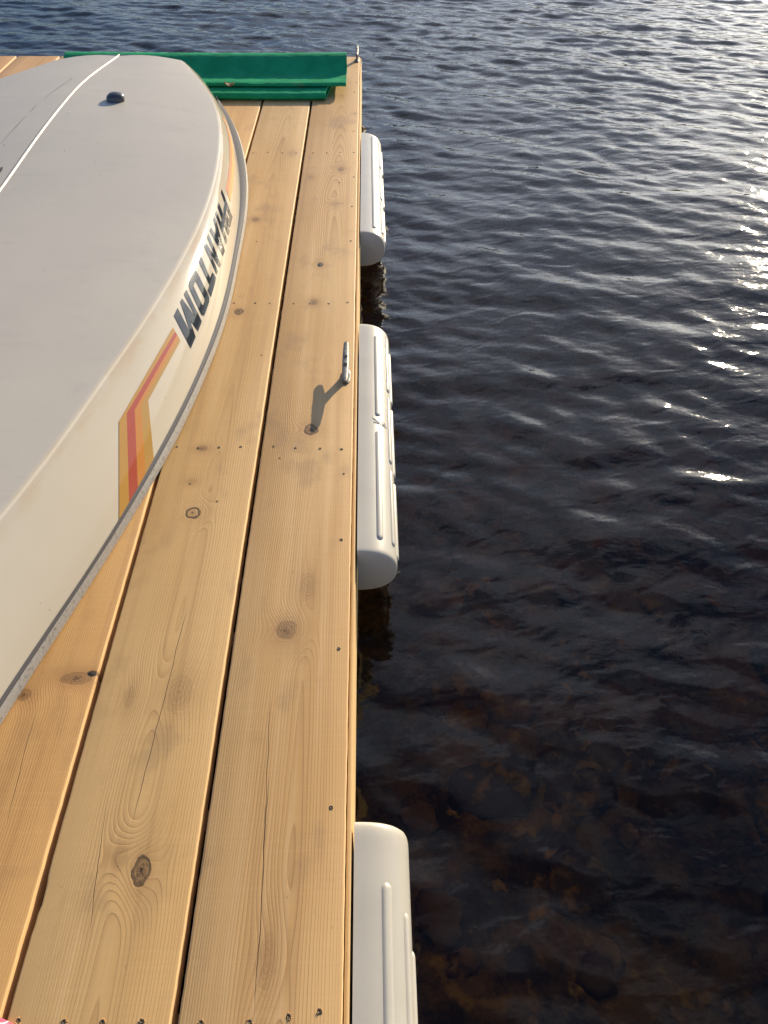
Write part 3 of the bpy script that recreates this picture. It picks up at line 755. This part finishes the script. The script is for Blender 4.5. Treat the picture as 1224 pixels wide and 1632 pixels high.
# ------------------------------------------------------------------ green carpet at the dock end
def carpet():
    N = NT('green outdoor carpet'); x, y, z = N.coord(); v = N.vec(x, y, z)
    f = N.noise(v, 380, 3, .8); b = N.noise(v, 12, 3)
    c = N.mix(N.ss(b, .3, .7), (.018, .40, .155), (.028, .50, .21)); c = N.mix(f * .5, c, (.010, .20, .10))
    c = N.mix(N.ss(N.noise(v, 7, 5, .75), .57, .70) * .5, c, (.20, .24, .10))
    m = N.done(c, .95, N.bump(f, .8, .004), spec=.15)
    # profile of the folded sheet (y, z): tucked front fold, upper fold, then up over the roll at the back
    def sheet(name, prof, xl, xr, thick, wob, parent, skew=0.):
        nx = 90; rows = []
        P = np.array(prof, float); s = np.r_[0, np.cumsum(np.hypot(*np.diff(P, axis=0).T))]
        u = np.linspace(0, s[-1], 70); py, pz = np.interp(u, s, P[:, 0]), np.interp(u, s, P[:, 1])
        ker = np.hanning(9)[1:-1]; ker /= ker.sum(); pd = lambda q: np.convolve(np.r_[[q[0]] * 3, q, [q[-1]] * 3], ker, 'valid')
        py, pz = pd(py), pd(pz)
        ty, tz = np.gradient(py), np.gradient(pz); l = np.hypot(ty, tz); ny_, nz_ = -tz / l, ty / l
        rings = []
        for q in range(nx + 1):
            x_ = xl + (xr - xl) * q / nx
            dy = wob * (.6 * math.sin(2.3 * x_ + 1) + .4 * math.sin(5.1 * x_)); 
            ring = []
            for sgn in (1, -1):
                rng = range(len(u)) if sgn > 0 else range(len(u) - 1, -1, -1)
                for k_ in rng:
                    hz = 1 + wob * 1.2 * math.sin(3.1 * x_ + .7) * (pz[k_] > .06)
                    xx = x_ + skew * (py[k_] - P[0, 0]) * (q / nx)
                    ring.append((xx, py[k_] + dy * (1 if k_ < 45 else .3) + ny_[k_] * sgn * thick / 2, max(.0006, pz[k_] * hz + nz_[k_] * sgn * thick / 2 + (random.uniform(-.0012, .0012) if pz[k_] > .015 else 0))))
            rings.append(ring)
        o = loft(name, rings, m, auto=50); o.parent = parent; o.matrix_parent_inverse = Matrix.Translation(parent.location).inverted(); return o
    t = empty('carpet', (-.85, 4.6, 0), 'folded green outdoor carpet lying across the far end of the dock', 'carpet')
    sheet('lower_fold', [(4.62, .005), (4.250, .005), (4.236, .010), (4.236, .024), (4.246, .029), (4.33, .032), (4.56, .034)], -1.66, -.172, .009, .010, t, .12)
    sheet('upper_fold', [(4.60, .042), (4.335, .042), (4.32, .046), (4.323, .053), (4.40, .055), (4.45, .056), (4.47, .064), (4.55, .116), (4.575, .124), (4.605, .124), (4.63, .105), (4.645, .05), (4.645, .01)], -1.585, -.112, .009, .017, t)
    # dry leaf caught in the fold
    N = NT('dry leaf'); lm = N.done((.22, .13, .06), .8)
    V = []; Fc = []
    c0 = G(366, 139, .056)
    for i in range(6):
        for j in range(4):
            u_, w_ = i / 5 * 2 - 1, j / 3 * 2 - 1
            V.append((c0[0] + u_ * .024, c0[1] + w_ * .02 * (1 - u_ * u_ * .7), c0[2] + .004 + .012 * abs(u_) ** 1.5 + .008 * w_ * w_ + random.uniform(-.003, .003)))
    for i in range(5):
        for j in range(3): Fc.append((i * 4 + j, i * 4 + j + 1, i * 4 + j + 5, i * 4 + j + 4))
    lf = mesh_obj('dry_leaf', V, Fc, lm); sol = lf.modifiers.new('s', 'SOLIDIFY'); sol.thickness = .001
    tag(lf, 'curled brown dead leaf caught in the fold of the green carpet', 'leaf')
carpet()

# ------------------------------------------------------------------ corner of a cloth at the bottom left
def cloth():
    N = NT('pink and white cloth'); x, y, z = N.coord(); v = N.vec(x, y, z)
    q = N.noise(v, 55, 2, .5, 1.0)
    m = N.done(N.mix(N.ss(q, .48, .54), (.62, .10, .17), (.80, .74, .74)), .9, N.bump(N.noise(v, 900, 2), .4, .001))
    c0 = G(22, 1640); V = []; Fc = []; n_ = 26; c1 = G(-6, 1600); c0[0] += .012
    for i in range(n_ + 1):
        for j in range(n_ + 1):
            u_, w_ = i / n_, j / n_
            xx = c0[0] - .004 - u_ * .42 - w_ * .02; yy = c1[1] - w_ * .34 + .02 * u_ - (1 - u_) ** 6 * .03
            V.append((xx, yy, .004 + .010 * (.5 + .5 * math.sin(9 * u_ + 5 * w_)) * min(1, 6 * min(u_, w_) + .1)))
    for i in range(n_):
        for j in range(n_): a_ = i * (n_ + 1) + j; Fc.append((a_, a_ + 1, a_ + n_ + 2, a_ + n_ + 1))
    o = mesh_obj('cloth', V, Fc, m); sl_ = o.modifiers.new('s', 'SOLIDIFY'); sl_.thickness = .003; sl_.offset = 1
    tag(o, 'corner of a pink and white cloth on the planks at the bottom left', 'cloth')
cloth()
